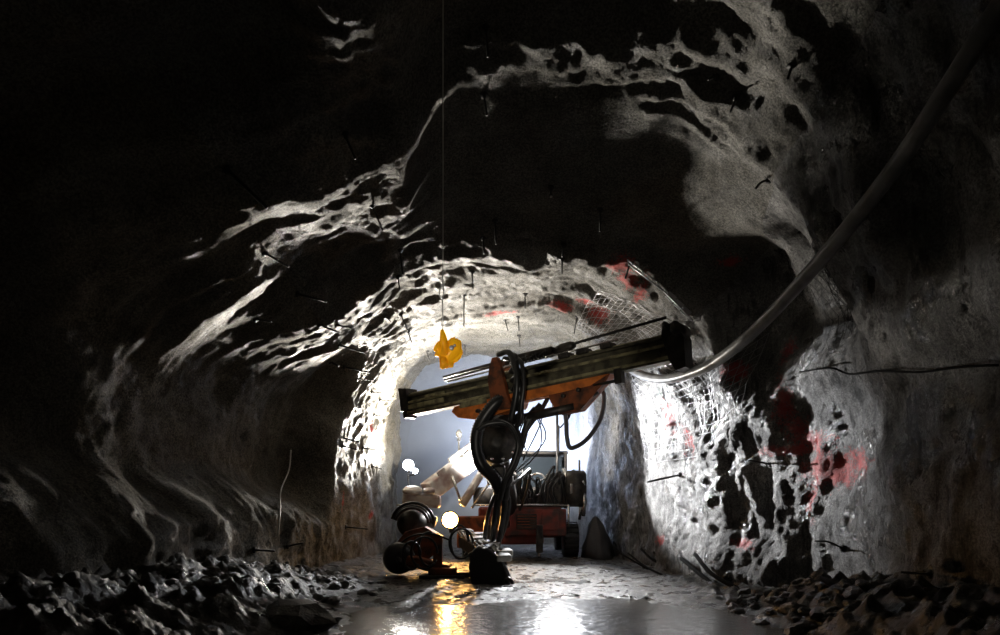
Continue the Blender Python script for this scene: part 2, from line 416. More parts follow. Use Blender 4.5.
m_pipe = mat('grey_poly_pipe', (.26, .26, .26), .33, .0, bump=(9, .25, .01), var=(4, (.15, .15, .15)))
m_glass = mat('dark_cab_glass', (.02, .025, .03), .08, .0)
m_tarp = mat('dark_tarp', (.06, .06, .065), .6, 0, bump=(6, .6, .03))
def em(name, c, s): return mat(name, c, .3, emit=(c, s))
m_white_lens = em('white_lens', (.86, .92, 1.0), 40)
m_warm_lens = em('warm_lens', (1.0, .55, .16), 60)
m_added_lens = em('added_lens', (.85, .92, 1.0), 3)  # faint glow for the lenses of the two added lamps
# yellow translucent plastic
m_yel = bpy.data.materials.new('yellow_plastic'); m_yel.use_nodes = True
nt = m_yel.node_tree; b = nt.nodes['Principled BSDF']; b.inputs['Base Color'].default_value = (1.0, .60, .03, 1); b.inputs['Roughness'].default_value = .35
tl = nt.nodes.new('ShaderNodeBsdfTranslucent'); tl.inputs[0].default_value = (1, .70, .06, 1)
mx = nt.nodes.new('ShaderNodeMixShader'); mx.inputs[0].default_value = .7
nt.links.new(b.outputs[0], mx.inputs[1]); nt.links.new(tl.outputs[0], mx.inputs[2]); nt.links.new(mx.outputs[0], nt.nodes['Material Output'].inputs[0])

# ================================================================ DRILL RIG
rig = empty('drill_rig', (.5, 18.5, .05), 'red tunnel drill rig with raised boom and a long drill feed held across the tunnel', 'drill rig')
# ---- feed, raised and swung across the tunnel
A = at(410, 406, 14.6); B = at(684, 346, 11.3)
L = (B-A).length; ux = (B-A).normalized(); uy = Vector((0, 1, 0)); uy = (uy-ux*uy.dot(ux)).normalized(); uz = ux.cross(uy)
if uz.z < 0: uz = -uz
FM_ = Matrix((( ux.x, uy.x, uz.x, A.x), (ux.y, uy.y, uz.y, A.y), (ux.z, uy.z, uz.z, A.z), (0, 0, 0, 1)))
L_REAL, L = L, 5.59
ux_w, uy_w = ux, uy
FM = Matrix.Identity(4); ux = Vector((1,0,0)); uy = Vector((0,1,0))
def feed_place(v):     # layout drawing (5.59 long) -> the real feed in the tunnel
    x = float(np.interp(v.x, [-1, 0, .98, 1.6, 2.1, 3.15, 3.75, 3.95, L, L+1], [-1, 0, 1.33, 2.32, 2.99, 4.1, 4.74, 4.94, L_REAL, L_REAL+1]))
    return FM_ @ Vector((x, v.y*1.0, v.z*1.04))
PLACE = [feed_place]
# profile: web with flanged upper and lower rails
mb = MB()
mb.box((L/2, .02, 0), (L-.1, .16, .34), M=FM)
mb.box((L/2, 0, .19), (L-.04, .30, .05), M=FM, bev=.01); mb.box((L/2, 0, -.19), (L-.04, .30, .05), M=FM, bev=.01)
mb.box((L/2, -.07, .03), (L-.04, .05, .045), M=FM)
feed = mb.build('feed_beam', mat('dull_feed_metal', (.16,.145,.095), .45, .35, bump=(22,.35,.006), var=(6,(.07,.062,.045))), rig); feed['label'] = 'long dark drill feed beam slanting up to the right'
for z_ in (.225, .045, -.155):
    mb = MB(); mb.box((L/2, -.16 if z_ != .225 else -.05, z_), (L-.06, .035, .05), M=FM, bev=.008); mb.build('rail', m_khaki, feed)
mb = MB(); mb.box((.42, -.17, -.06), (.72, .05, .10), M=FM, bev=.01); mb.box((.62, -.18, .08), (.38, .05, .07), M=FM, bev=.01)
mb.build('guide_plate', m_khaki, feed)['label'] = 'bright khaki guide plate at the left tip'
mb = MB(); mb.prism([(-.08,-.12),(.08,-.12),(.08,.34),(-.10,.37)], -.22, .16, M=FM); mb.box((-.02, -.02, -.17), (.12, .34, .18), M=FM, bev=.03)
mb.build('end_stop', m_dark, feed)['label'] = 'dark end stop plate at the left tip'
mb = MB(); mb.prism([(L-.42,.2),(L-.38,.34),(L-.05,.38),(L+.08,.1),(L+.06,-.38),(L-.16,-.40),(L-.3,-.22)], -.24, .2, M=FM)
mb.tube([FM @ Vector((L-.05,-.3,.25)), FM @ Vector((L-.05,.28,.25))], .12, 14)
mb.tube([FM @ Vector((L-.30,-.28,.34)), FM @ Vector((L-.30,.25,.34))], .07, 12)
mb.build('end_bracket', m_dark, feed)['label'] = 'chunky dark bracket at the right end'
# drill steel and carriage over the beam
mb = MB(); mb.tube([FM @ Vector((.75,-.02,.36)), FM @ Vector((L-.35,-.02,.52))], .025, 10); mb.build('drill_rod', m_bolt, feed)
mb = MB(); mb.tube([FM @ Vector((.85,-.10,.30)), FM @ Vector((L-1.6,-.10,.33))], .018, 8); mb.build('drill_rod', m_chrome, feed)
mb = MB(); mb.tube([FM @ Vector((.70,.06,.44)), FM @ Vector((2.6,.04,.50))], .03, 10); mb.build('drill_rod', m_dark, feed)
mb = MB(); mb.box((2.25,0,.42), (.95,.22,.16), M=FM, bev=.03); mb.box((1.75,0,.40), (.30,.16,.12), M=FM, bev=.02); mb.box((2.85,0,.40), (.35,.12,.10), M=FM, bev=.02)
mb.lathe([(0,.05),(.12,.08),(.3,.08),(.38,.05)], FM @ Vector((2.75,0,.44)), ux)
mb.build('rock_drill', m_dark, feed)['label'] = 'dark rock drill body on the feed carriage'
mb = MB()
for k in range(9): mb.tube([FM @ Vector((2.05+.07*k,-.14,.30)), FM @ Vector((2.06+.07*k,-.15,.38+.03*(k % 3))), FM @ Vector((2.08+.07*k,-.06,.42))], .014, 6)
mb.build('drill_fitting', m_hose, feed)
for xx in (2.95, 3.3, 3.75):
    mb = MB(); mb.box((xx,-.03,.27), (.20,.30,.10), M=FM, bev=.02); mb.tube([FM @ Vector((xx-.05,-.19,.28)), FM @ Vector((xx-.05,.15,.28))], .03, 10); mb.build('rod_guide', m_dark, feed)
# orange cradle below
mb = MB()
mb.prism([(.98,-.24),(.92,-.33),(1.02,-.47),(1.25,-.56),(1.6,-.55),(2.0,-.50),(2.1,-.22)], -.20, .12, M=FM)
mb.prism([(1.9,-.40),(3.4,-.36),(3.75,-.22),(1.9,-.22)], -.16, .12, M=FM)
cr = mb.build('feed_cradle', m_orange, rig); cr['label'] = 'orange cradle under the feed beam'
mb = MB(); mb.prism([(2.55,-.22),(3.78,-.22),(3.72,-.30),(3.15,-.75),(2.75,-.76),(2.6,-.5)], -.14, .10, M=FM)
mb.build('gusset', m_rust, cr)['label'] = 'rust orange triangular gusset'
mb = MB(); mb.box((1.28,-.21,-.24), (.42,.03,.12), M=FM, bev=.01); mb.build('wear_pad', m_khaki, cr)
mb = MB()
for (xx, zz) in ((1.35,-.42),(1.75,-.42),(2.9,-.45),(3.2,-.4)): mb.lathe([(0,.04),(.04,.04),(.05,.02)], FM @ Vector((xx,-.20,zz)), -uy, 12)
mb.build('pin', m_dark, cr)
mb = MB(); mb.tube([FM @ Vector((1.8,-.08,-.70)), FM @ Vector((3.05,-.08,-.66))], .085, 16); mb.tube([FM @ Vector((2.95,-.08,-.66)), FM @ Vector((3.5,-.08,-.48))], .04, 12)
mb.tube([FM @ Vector((1.7,-.2,-.70)), FM @ Vector((1.7,.06,-.70))], .11, 14)
mb.build('hydraulic_cylinder', m_dark, cr)
# upright saddle wrapped round the beam
mb = MB(); mb.prism([(1.60,-.48),(1.57,.1),(1.62,.36),(1.68,.50),(1.77,.49),(1.82,.2),(1.86,-.2),(1.92,-.5)], -.30, -.20, M=FM)
mb.prism([(1.60,-.48),(1.57,.1),(1.62,.36),(1.68,.50),(1.77,.49),(1.82,.2),(1.86,-.2),(1.92,-.5)], .18, .26, M=FM)
sd = mb.build('saddle', m_rust, rig); sd['label'] = 'rust brown upright saddle clamped round the feed'
mb = MB()
for k in range(7):
    zz = .5-.17*k; mb.tube(smooth_path([FM @ Vector((1.98,-.24,zz)), FM @ Vector((2.10,-.34,zz-.1)), FM @ Vector((2.06+.03*(k%2),-.33,zz-.25)), FM @ Vector((1.96,-.28,zz-.34))], 4), .045, 8)
mb.tube(smooth_path([FM @ Vector((1.75,-.22,.55)), FM @ Vector((2.0,-.34,.5)), FM @ Vector((2.1,-.38,.1)), FM @ Vector((2.05,-.38,-.3)), FM @ Vector((1.9,-.34,-.75))], 6), .05, 10)
mb.tube(smooth_path([FM @ Vector((1.85,-.22,.45)), FM @ Vector((2.18,-.34,.3)), FM @ Vector((2.22,-.36,-.1)), FM @ Vector((2.12,-.36,-.5)), FM @ Vector((2.0,-.30,-.85))], 6), .045, 10)
mb.build('hose_bundle', m_hose, sd)
# bracket + loop on the right
mb = MB(); mb.box((3.95,-.12,-.30), (.16,.2,.26), M=FM, bev=.02); mb.tube([FM @ Vector((3.45,-.12,-.36)), FM @ Vector((3.95,-.12,-.36))], .028, 10)
mb.build('hose_bracket', m_dark, feed)
PLACE.clear()
def hose(name, pts, r, parent=None, m=m_hose, n=8, seg=10, corr=False):
    P = pxpath(pts, n)
    if corr:
        Q = []; R_ = []
        for i, p in enumerate(P):
            Q.append(p); R_.append(r*(1.0 if i % 2 else .86))
        return_mb = MB().tube(Q, R_, seg)
    else: return_mb = MB().tube(P, r, seg)
    return return_mb.build(name, m, parent)
hose('hose', [(600,386,12.6),(604,398,12.6),(600,420,12.6),(586,440,12.6),(571,448,12.6),(567,438,12.6),(566,420,12.6),(563,408,12.6),(556,404,12.6)], .045, rig, m=mat('grey_hose',(.10,.10,.11),.3))
hose('hose', [(560,407,12.7),(572,402,12.7),(568,396,12.7),(563,404,12.7),(570,415,12.7),(560,428,12.7)], .016, rig)
hose('hose', [(552,402,12.7),(566,406,12.7),(569,414,12.7),(566,420,12.7)], .022, rig)
# thick ribbed hose hanging left of the rotation unit
hose('ribbed_hose', [(507,398,13.1),(496,403,13.05),(484,418,13.1),(477,434,13.1),(477,452,13.1),(483,467,13.1),(494,478,13.2),(500,492,13.3)], .135, rig, corr=True, n=14, seg=16)['label'] = 'thick black ribbed hose curving down left'
for pl, r in (([(541,405,12.9),(530,418,12.9),(522,440,13),(514,462,13.1),(508,482,13.2),(505,500,13.3)], .07),
              ([(535,408,12.9),(527,420,12.9),(524,440,13),(517,460,13.1),(510,478,13.2),(507,498,13.3)], .05),
              ([(548,398,12.9),(540,412,12.9),(528,428,12.9),(520,446,13),(512,466,13.1)], .045)):
    hose('hose', pl, r, rig)
for k, (x0, y0, xm, ym, x1, y1) in enumerate([(524,416,516,425,524,442),(527,415,520,432,525,447),(534,414,528,426,527,436),(518,418,519,432,526,450),(537,414,545,440,515,472),(541,412,540,425,523,460)]):
    hose('hose', [(x0,y0,12.8),(xm,ym,12.85),(x1,y1,12.95)], .014, rig)
hose('hose', [(536,415,12.8),(541,430,12.8),(540,448,12.8),(530,462,12.9),(516,473,13)], .014, rig)
# rotation unit (big drum facing the camera) and boom
cR = at(497, 443, 13.5)
ax = Vector((.05, -1, .12)).normalized()
mb = MB(); mb.lathe([(-.45,.30),(-.35,.40),(0,.42),(.08,.40),(.10,.34),(.16,.33),(.17,.22),(.24,.20),(.26,.08)], cR, ax, 28)
ru = mb.build('rotation_unit', m_dark, rig); ru['label'] = 'round dark rotation unit below the feed'
mb = MB()
for k in range(10):
    a = k/10*2*math.pi; o_ = ax.cross(Vector((0,0,1))).normalized(); p_ = o_.cross(ax)
    mb.lathe([(0,.035),(.05,.035)], cR+ax*.10+(o_*math.cos(a)+p_*math.sin(a))*.365, ax, 6)
mb.build('flange_bolt', m_chrome, ru)
mb = MB(); mb.box(tuple(cR+Vector((0,.02,.46))), (.34,.34,.34), bev=.04); mb.tube([cR+Vector((-.28,-.02,.52)), cR+Vector((.28,-.02,.52))], .09, 14); mb.build('tilt_joint', m_dark, rig)
hose('hose', [(478,430,13),(488,424,12.95),(508,424,12.95),(518,442,13),(514,462,13.05),(505,480,13.1),(500,500,13.2)], .055, rig)
hose('hose', [(486,424,13.0),(500,420,12.9),(514,428,12.9),(520,450,13.0),(512,474,13.1),(503,492,13.2)], .035, rig)
base = at(506, 508, 18.3)
mb = MB(); mb.tube([cR+Vector((0,.3,-.05)), cR+Vector((.02,.9,-.25)), base+Vector((0,-1.2,.35)), base], [.26,.24,.27,.30], 18)
bo = mb.build('boom', m_dark, rig); bo['label'] = 'dark main boom running back from the rotation unit'
mb = MB(); p0 = cR+Vector((.05,.3,-.45)); p1 = base+Vector((0,-.6,-.45)); pm = p0.lerp(p1, .5)
mb.tube([p0, pm], .05, 12); mb.build('piston_rod', m_chrome, bo)
mb = MB(); mb.tube([pm, p1], .10, 14); mb.build('cylinder', m_red, bo)
for i, (a, r) in enumerate((([(500,490,13.3),(497,506,13.4),(494,526,13.6),(492,546,13.9)], .07), ([(505,497,13.3),(504,512,13.4),(501,530,13.6),(497,550,13.8)], .06),
        ([(503,488,13.3),(509,500,13.5),(507,520,13.7),(500,540,13.9),(490,550,14.0)], .04), ([(500,488,13.2),(493,500,13.4),(487,520,13.7),(484,545,14.0)], .045),
        ([(505,490,13.3),(520,478,13.9),(530,470,15),(527,490,16),(520,510,17.8)], .035))):
    hose('hose', a, r, rig)
mb = MB(); mb.box(tuple(cR+Vector((.02,.12,-.62))), (.30,.40,.34), bev=.05); mb.tube([cR+Vector((-.2,.1,-.75)), cR+Vector((.24,.1,-.75))], .10, 14); mb.build('knuckle', m_dark, rig)
# ---- carrier
mb = MB()
mb.box((.55,20.2,1.02), (2.3,3.6,.85), bev=.06); mb.box((.95,18.3,1.02), (1.7,.5,.75), bev=.05); mb.box((.2,18.6,.62), (2.0,.7,.4), bev=.05)
body = mb.build('carrier_body', m_red, rig); body['label'] = 'grimy red carrier body with front panels'
mb = MB(); mb.box((.72,18.03,1.05), (.55,.04,.42), bev=.015); mb.build('front_grille', m_dark, body)
mb = MB()
for k in range(5): mb.box((.72,18.0,.90+.075*k), (.5,.03,.02))
mb.build('grille_bar', m_rust, body)
mb = MB(); mb.box((1.35,18.03,1.07), (.45,.04,.5), bev=.015); mb.build('access_panel', m_red, body)
mb = MB(); mb.tube([(-.7,18.0,1.50),(1.85,18.0,1.50)], .03, 8); mb.tube([(1.85,18.0,1.50),(1.85,18.0,.9)], .03, 8); mb.build('bumper_rail', m_chrome, body)
def wheel(c, r, wdt):
    mb = MB(); mb.lathe([(-wdt/2,r*.55),(-wdt/2,r*.9),(-wdt*.38,r),(wdt*.38,r),(wdt/2,r*.9),(wdt/2,r*.55)], c, (1,0,0), 32)
    for k in range(22):
        a = k/22*2*math.pi; mb.box((c[0], c[1]+r*math.cos(a), c[2]+r*math.sin(a)), (wdt*.9,.07,.05), rot=Euler((a-math.pi/2,0,0)))
    o = mb.build('wheel', m_black, rig)
    mb = MB(); mb.lathe([(-wdt/2-.02,r*.2),(-wdt/2-.01,r*.5),(wdt/2+.01,r*.5),(wdt/2+.02,r*.2)], c, (1,0,0), 20); mb.build('hub', m_red, o)
for sx in (-.85, 2.0):
    for yy in (19.0, 21.8): wheel((sx, yy, .50), .50, .42)
for sx, yy in ((1.05,17.75),(-.35,17.75)):
    mb = MB(); mb.box((sx, yy, .60), (.18,.18,.75), bev=.02); jk = mb.build('stabiliser_jack', m_dark, rig)
    mb = MB(); mb.tube([(sx,yy,.06),(sx,yy,.3)], .05, 12); mb.build('piston_rod', m_chrome, jk)
    mb = MB(); mb.lathe([(0,.20),(.03,.20),(.07,.08)], (sx,yy,.03), (0,0,1), 18); mb.build('jack_foot', m_dark, jk)
# canopy and cab
mb = MB(); mb.box((1.15,20.0,3.0), (1.6,1.9,.10), bev=.03)
for sx in (.42,1.88):
    for yy in (19.15,20.85): mb.box((sx,yy,2.2), (.09,.09,1.6))
cab = mb.build('cab_frame', m_dark, rig)
mb = MB(); mb.box((1.15,19.17,1.72), (1.42,.05,.6), bev=.02); mb.box((1.15,20.8,2.2), (1.42,.05,1.5)); mb.build('cab_panel', m_dark, cab)
mb = MB(); mb.box((1.15,19.16,2.45), (1.38,.02,.85)); mb.build('windscreen', m_glass, cab)
mb = MB(); mb.box((1.1,19.7,1.75), (.5,.5,.14), bev=.04); mb.box((1.1,19.98,2.1), (.5,.12,.65), bev=.04); mb.build('seat', m_black, cab)
# reels, tanks and bright fittings on the right of the carrier
mb = MB(); mb.lathe([(0,.32),(.1,.36),(.9,.36),(1.0,.3)], (2.05,18.6,1.45), (0,0,1), 22); mb.build('tank', m_dark, rig)
mb = MB()
for (x0,z0,x1,z1,r) in ((1.75,2.5,1.95,1.9,.06),(2.0,2.45,2.2,1.85,.07),(2.12,2.3,2.35,2.0,.04),(2.28,1.9,2.3,1.2,.06),(2.15,1.7,2.2,1.1,.04),(1.85,2.2,2.15,2.15,.05)):
    mb.tube([(x0,18.45,z0),((x0+x1)/2+.04,18.35,(z0+z1)/2),(x1,18.45,z1)], r, 10)
mb.box((2.02,18.3,1.95), (.22,.1,.3), bev=.03); mb.build('chrome_pipework', m_chrome, rig)
mb = MB()
for k in range(14):
    a = random.uniform(0,6.28); x0 = random.uniform(.2,1.9)
    mb.tube(smooth_path([(x0,18.2,1.5),(x0+.2*math.cos(a),18.0,1.9+.3*random.random()),(x0+.3*math.sin(a),18.1,2.2+.4*random.random()),(x0+.1,18.8,1.6)],6), .03, 8)
mb.build('hose_bundle', m_hose, rig)
for k in range(4):
    c = (.75+.28*k, 18.2+.1*k, 1.95+.12*(k % 2))
    pts = [(c[0]+.26*math.cos(t/12*6.28), c[1]+.02*t, c[2]+.30*math.sin(t/12*6.28)) for t in range(13)]
    MB().tube(smooth_path(pts,3), .032, 8).build('hose_coil', m_chrome if k == 1 else m_hose, rig)
mb = MB(); mb.box((.3,18.5,1.85), (.5,.5,.7), bev=.05); mb.box((1.5,18.6,1.95), (.45,.4,.85), bev=.05); mb.box((-.4,18.9,1.75), (.7,.6,.5), bev=.06); mb.build('valve_bank', m_dark, rig)
for (mx_, mz, hh) in ((.55,3.0,.55),(1.7,3.0,.8),(2.3,1.8,1.0)):
    MB().tube([(mx_,19.3,mz),(mx_,19.3,mz+hh)], .03, 8).build('mast', m_dark, rig)
mb = MB(); mb.box((-.75,18.25,.95), (.8,.4,.5), bev=.05); mb.box((-.9,18.0,.55), (.5,.5,.4), bev=.04); mb.build('front_frame', m_rust, rig)
# ---- second boom, lowered to the left: pale, in full light
q0 = at(486, 448, 18.7); q1 = at(428, 492, 17.3)
dirv = (q1-q0).normalized(); rot = dirv.to_track_quat('X', 'Z').to_euler()
mb = MB(); mb.box(tuple(q0.lerp(q1,.5)), ((q1-q0).length,.42,.50), rot=rot, bev=.05)
pb = mb.build('second_boom', m_pale, rig); pb['label'] = 'pale second boom sloping down left, brightly lit'
mb = MB(); mb.box(tuple(q0.lerp(q1,.25)+Vector((0,-.25,0))), (.5,.06,.42), rot=rot, bev=.02); mb.box(tuple(q0.lerp(q1,.72)+Vector((0,-.24,0))), (.28,.05,.54), rot=rot, bev=.02); mb.build('boom_collar', m_pale, pb)
mb = MB(); mb.box(tuple(q0.lerp(q1,.4)+Vector((-.1,0,.33))), (.9,.12,.12), rot=rot, bev=.02); mb.tube([q0+Vector((-.3,0,.42)), q0+Vector((-.3,0,.62))], .05, 10); mb.build('boom_cover', m_pale, pb)
mb = MB(); a = at(486,466,17.9); c = at(462,505,17.5); d_ = at(452,476,17.5)
mb.tube([a, c], .11, 14); mb.build('lift_cylinder', m_pale, rig)
mb = MB(); mb.tube([d_, c], .035, 10); mb.tube([at(498,470,17.6), at(472,508,17.3)], .03, 10); mb.build('brace_rod', m_chrome, rig)
mb = MB(); k0 = at(422,500,16.9)
mb.box(tuple(k0), (.95,.5,.34), rot=Euler((0,.1,0)), bev=.08); mb.lathe([(0,.24),(.05,.26),(.12,.18)], k0+Vector((-.22,-.2,.2)), (0,-.3,1), 18); mb.lathe([(0,.16),(.08,.14)], k0+Vector((.2,-.2,.2)), (0,-.3,1), 14)
mb.build('boom_head', m_pale, rig)
mb = MB()
for k in range(4): mb.tube([k0+Vector((-.6+.2*k,-.3,-.12-.1*k)), k0+Vector((-.25+.2*k,-.32,-.16-.1*k))], .022, 8)
mb.tube([at(398,515,15.6), at(414,515,15.6)], .035, 10); mb.build('head_rod', m_chrome, rig)
mb = MB(); dc = at(414,524,14.8); mb.box(tuple(dc+Vector((.1,.3,.12))), (.75,.5,.3), rot=Euler((0,.25,0)), bev=.06); mb.lathe([(-.4,.22),(-.3,.30),(.2,.30),(.28,.25),(.30,.14),(.36,.12)], dc, (-.7,-1,.25), 26); rr_ = mb.build('second_rotation_unit', m_dark, rig)
for r0, off in ((.40,0),(.47,.08),(.36,-.1)):
    pts = [dc+Vector((r0*math.cos(t), -.25+off, r0*math.sin(t))) for t in np.linspace(.1, 2.9, 12)]; MB().tube(pts, .035, 8).build('hose', m_hose, rig)
# its cradle reaching down to the floor, loops of hose, foot
mb = MB()
mb.prism([(-2.32,.20),(-2.2,.62),(-1.95,.95),(-1.55,1.05),(-1.2,.85),(-1.32,.50),(-1.75,.20),(-2.1,.08)], 13.7, 14.2)
mb.box((-1.45,13.6,.28), (.9,.5,.22), rot=Euler((0,.25,0)), bev=.04); mb.box((-1.15,13.4,.18), (.55,.4,.14), bev=.03)
mb.build('second_cradle', m_rust, rig)
mb = MB(); mb.lathe([(-.22,.14),(-.2,.30),(0,.33),(.2,.30),(.22,.14)], (-2.05,13.55,.42), (.3,-1,0), 22); mb.lathe([(0,.05),(.3,.05)], (-2.05,13.35,.42), (.3,-1,0), 10)
mb.build('hose_reel', m_black, rig)
mb = MB(); mb.prism([(-1.36,.06),(-1.16,.06),(-1.16,.85),(-1.30,.90)], 13.3, 13.5); mb.build('post', m_rust, rig)
mb = MB(); mb.box((-1.15,13.35,.07), (.9,.5,.08), bev=.02); mb.box((-.62,13.3,.12), (.5,.3,.1), bev=.02); mb.build('foot_plate', m_dark, rig)
for (cx, cy, cz, ra, rb) in ((-1.42,13.3,.62,.20,.34),(-1.50,13.2,.55,.26,.32),(-.82,13.5,.75,.18,.34),(-.78,13.45,.72,.24,.30),(-1.75,13.2,.5,.18,.28)):
    pts = [Vector((cx+ra*math.cos(t), cy+.05*math.sin(2*t), cz+rb*math.sin(t))) for t in np.linspace(0, 2*math.pi*.9, 18)]; MB().tube(pts, .024, 8).build('hose', m_hose, rig)
hose('hose', [(398,545,13.6),(412,536,13.4),(432,534,13.3),(450,540,13.4)], .02, rig)
# second feed pointing at the camera, nose near the floor
g0 = at(465, 541, 15.0); g1 = at(500, 567, 12.9)
gx_ = (g1-g0).normalized(); gy_ = gx_.cross(Vector((0,0,1))).normalized(); gz_ = gy_.cross(gx_)
GL = (g1-g0).length
GM = Matrix(((gx_.x,gy_.x,gz_.x,g0.x),(gx_.y,gy_.y,gz_.y,g0.y),(gx_.z,gy_.z,gz_.z,g0.z),(0,0,0,1)))
mb = MB(); mb.box((GL/2,0,0), (GL,.30,.26), M=GM, bev=.03); sf = mb.build('second_feed', m_dark, rig)
for yy in (-.14,.0,.14):
    mb = MB(); mb.tube([GM @ Vector((.1,yy,.19)), GM @ Vector((GL-.1,yy,.17))], .045, 10); mb.build('rail', m_chrome, sf)
mb = MB()
for k in range(7): mb.box((.3+k*.38,(-.1 if k % 2 else .08),.27), (.24,.30,.13), M=GM, bev=.03)
for k in range(6): mb.tube(smooth_path([GM @ Vector((.2+.4*k,.2,.2)), GM @ Vector((.35+.4*k,.30,.34)), GM @ Vector((.55+.4*k,.26,.22))],5), .03, 8)
mb.build('carriage', m_chrome, sf)['label'] = 'glinting wet carriage on the lowered feed'
mb = MB()
nose = [at(px_, py_, 12.7) for px_, py_ in ((471,553),(477,546),(489,548),(500,557),(508,569),(512,580),(508,586),(497,587),(480,586),(472,583),(469,568))]
mb.prism([(p_.x, p_.z) for p_ in nose], 12.45, 13.0)
bmesh.ops.bevel(mb.bm, geom=list(mb.bm.edges), offset=.03, segments=1, affect='EDGES')
ns = mb.build('feed_nose', m_black, rig); ns['label'] = 'blunt black nose of the lowered feed near the floor'
rc = at(508, 583, 12.4)
pts = [rc+Vector((.085*math.cos(t),0,.085*math.sin(t))) for t in np.linspace(0,2*math.pi,18)]; MB().tube(pts, .03, 8, caps=False).build('eye_ring', m_dark, ns)
mb = MB(); mb.tube([at(489,548,12.7), at(503,568,12.5), rc], .05, 10); mb.build('lug', m_dark, ns)
# warm headlamp
hl = at(450, 520, 17.85)
mb = MB(); mb.lathe([(0,.12),(.03,.23),(.18,.25),(.20,.24)], hl+Vector((0,.2,0)), (0,-1,0), 22); mb.box(tuple(hl+Vector((.0,.22,-.2))), (.08,.08,.3)); hd = mb.build('headlamp', m_dark, rig)
mb = MB(); mb.lathe([(0,.21),(.015,.20),(.03,.12)], hl+Vector((0,.0,0)), (0,-1,0), 22); mb.build('lamp_lens', m_warm_lens, hd)['label'] = 'glowing warm orange lens'
mb = MB(); bc = at(459,441,18.9); mb.lathe([(0,.06),(.1,.06),(.12,.09),(.24,.09),(.32,.03)], bc, (0,0,1), 14); mb.tube([bc, bc-Vector((0,0,.6))], .025, 8); be = mb.build('beacon', m_chrome, rig)

# ================================================================ FLOODLIGHT beside the rig
def light(name, kind, loc, power, col, size=.1, target=None, **kw):
    l = bpy.data.lights.new(name, kind); l.energy = power; l.color = col
    if kind in ('POINT', 'SPOT'): l.shadow_soft_size = size
    if kind == 'AREA': l.size = size
    for k, v in kw.items(): setattr(l, k, v)
    o = bpy.data.objects.new(name, l); COL.objects.link(o); o.location = loc
    if target is not None: o.rotation_euler = (Vector(target)-Vector(loc)).to_track_quat('-Z', 'Y').to_euler()
    return o
lp = at(408, 465, 19.2)
st = empty('floodlight_stand', (lp.x, lp.y+.15, .1), 'white floodlight on a thin stand at the left wall behind the rig', 'floodlight')
mb = MB(); mb.tube([(lp.x,lp.y+.15,.1),(lp.x,lp.y+.15,lp.z-.15)], .03, 10); mb.build('pole', m_dark, st)
for a in (0.3, 2.4, 4.5): MB().tube([(lp.x,lp.y+.15,.75),(lp.x+.42*math.cos(a),lp.y+.15+.42*math.sin(a),.08)], .02, 8).build('leg', m_dark, st)
for dx, dz in ((0,0),(.2,-.17)):
    c = lp+Vector((dx,0,dz)); mb = MB(); mb.box(tuple(c+Vector((0,.12,0))), (.30,.14,.28) if dx == 0 else (.18,.14,.16), bev=.03); mb.tube([c+Vector((0,.15,-.1)), Vector((lp.x,lp.y+.15,lp.z-.3))], .02, 8); h_ = mb.build('lamp_head', m_dark, st)
    r_ = .16 if dx == 0 else .08
    mb = MB(); mb.lathe([(0,r_),(.02,r_*.95),(.035,r_*.6)], c+Vector((0,.05,0)), (0,-1,0), 20); mb.build('lamp_lens', m_white_lens, h_)
light('flood_lamp', 'SPOT', lp+Vector((.05,-.12,0)), 11000, (1.0,.93,.82), .33, target=tuple(lp+Vector((.3,-7.8,4.9))), spot_size=math.radians(98), spot_blend=1.0)
light('head_lamp', 'SPOT', hl+Vector((0,-.10,0)), 330, (1.0,.50,.14), .08, target=(-.6,14.8,.0), spot_size=math.radians(66), spot_blend=.6)
wl = Vector((-.05, 16.6, 2.95))
mb = MB(); mb.box(tuple(wl+Vector((0,.12,0))), (.26,.16,.2), bev=.03); mb.tube([wl+Vector((0,.15,-.1)), wl+Vector((0,.2,-.9))], .03, 8); wh = mb.build('added_boom_lamp', m_dark, rig)  # added lamp housing, out of view behind the rotation unit
mb = MB(); mb.lathe([(0,.08),(.02,.075)], wl+Vector((0,.05,0)), (0,-1,0), 18); mb.build('lamp_lens', m_added_lens, wh)
light('right_wall_fill', 'SPOT', wl+Vector((.02,-.06,0)), 7000, (.97,.98,1.0), .06, target=(3.8,14.1,2.6), spot_size=math.radians(56), spot_blend=.7)  # added spot that brightens the right wall
light('crown_fill', 'SPOT', wl+Vector((.0,.30,.12)), 1600, (1.0,.97,.92), .06, target=(-.3,19.0,5.0), spot_size=math.radians(168), spot_blend=.3)  # added fill for the roof crown and the pale boom
light('front_fill', 'SPOT', (-1.6,1.2,1.9), 800, (1.0,.93,.8), .05, target=(.6,13.5,4.15), spot_size=math.radians(24), spot_blend=.9)  # added fill near the camera for the hoist and feed fronts
# added unseen spot in the chamber behind, lighting the haze
light('haze_fill', 'SPOT', (1.3, 21.9, 2.3), 8000, (.66,.76,1.0), .05, target=(1.2,24.2,4.3), spot_size=math.radians(140), spot_blend=.5)
ml = Vector((1.62, 18.75, 4.3))
mb = MB(); mb.box(tuple(ml+Vector((0,.12,0))), (.3,.16,.2), bev=.03); mb.tube([ml+Vector((0,.15,-.1)), ml+Vector((0,.15,-2.7))], .035, 8); mh_ = mb.build('added_mast_lamp', m_dark, rig)  # added lamp and pole, tucked out of view behind the feed
mb = MB(); mb.lathe([(0,.09),(.02,.085)], ml+Vector((0,.05,0)), (0,-1,-.3), 18); mb.build('lamp_lens', m_added_lens, mh_)
light('floor_fill', 'SPOT', ml+Vector((0,-.08,-.02)), 5200, (.97,.98,1.0), .06, target=(.2,13.2,0), spot_size=math.radians(56), spot_blend=.8)  # added spot that brightens the floor ahead of the rig

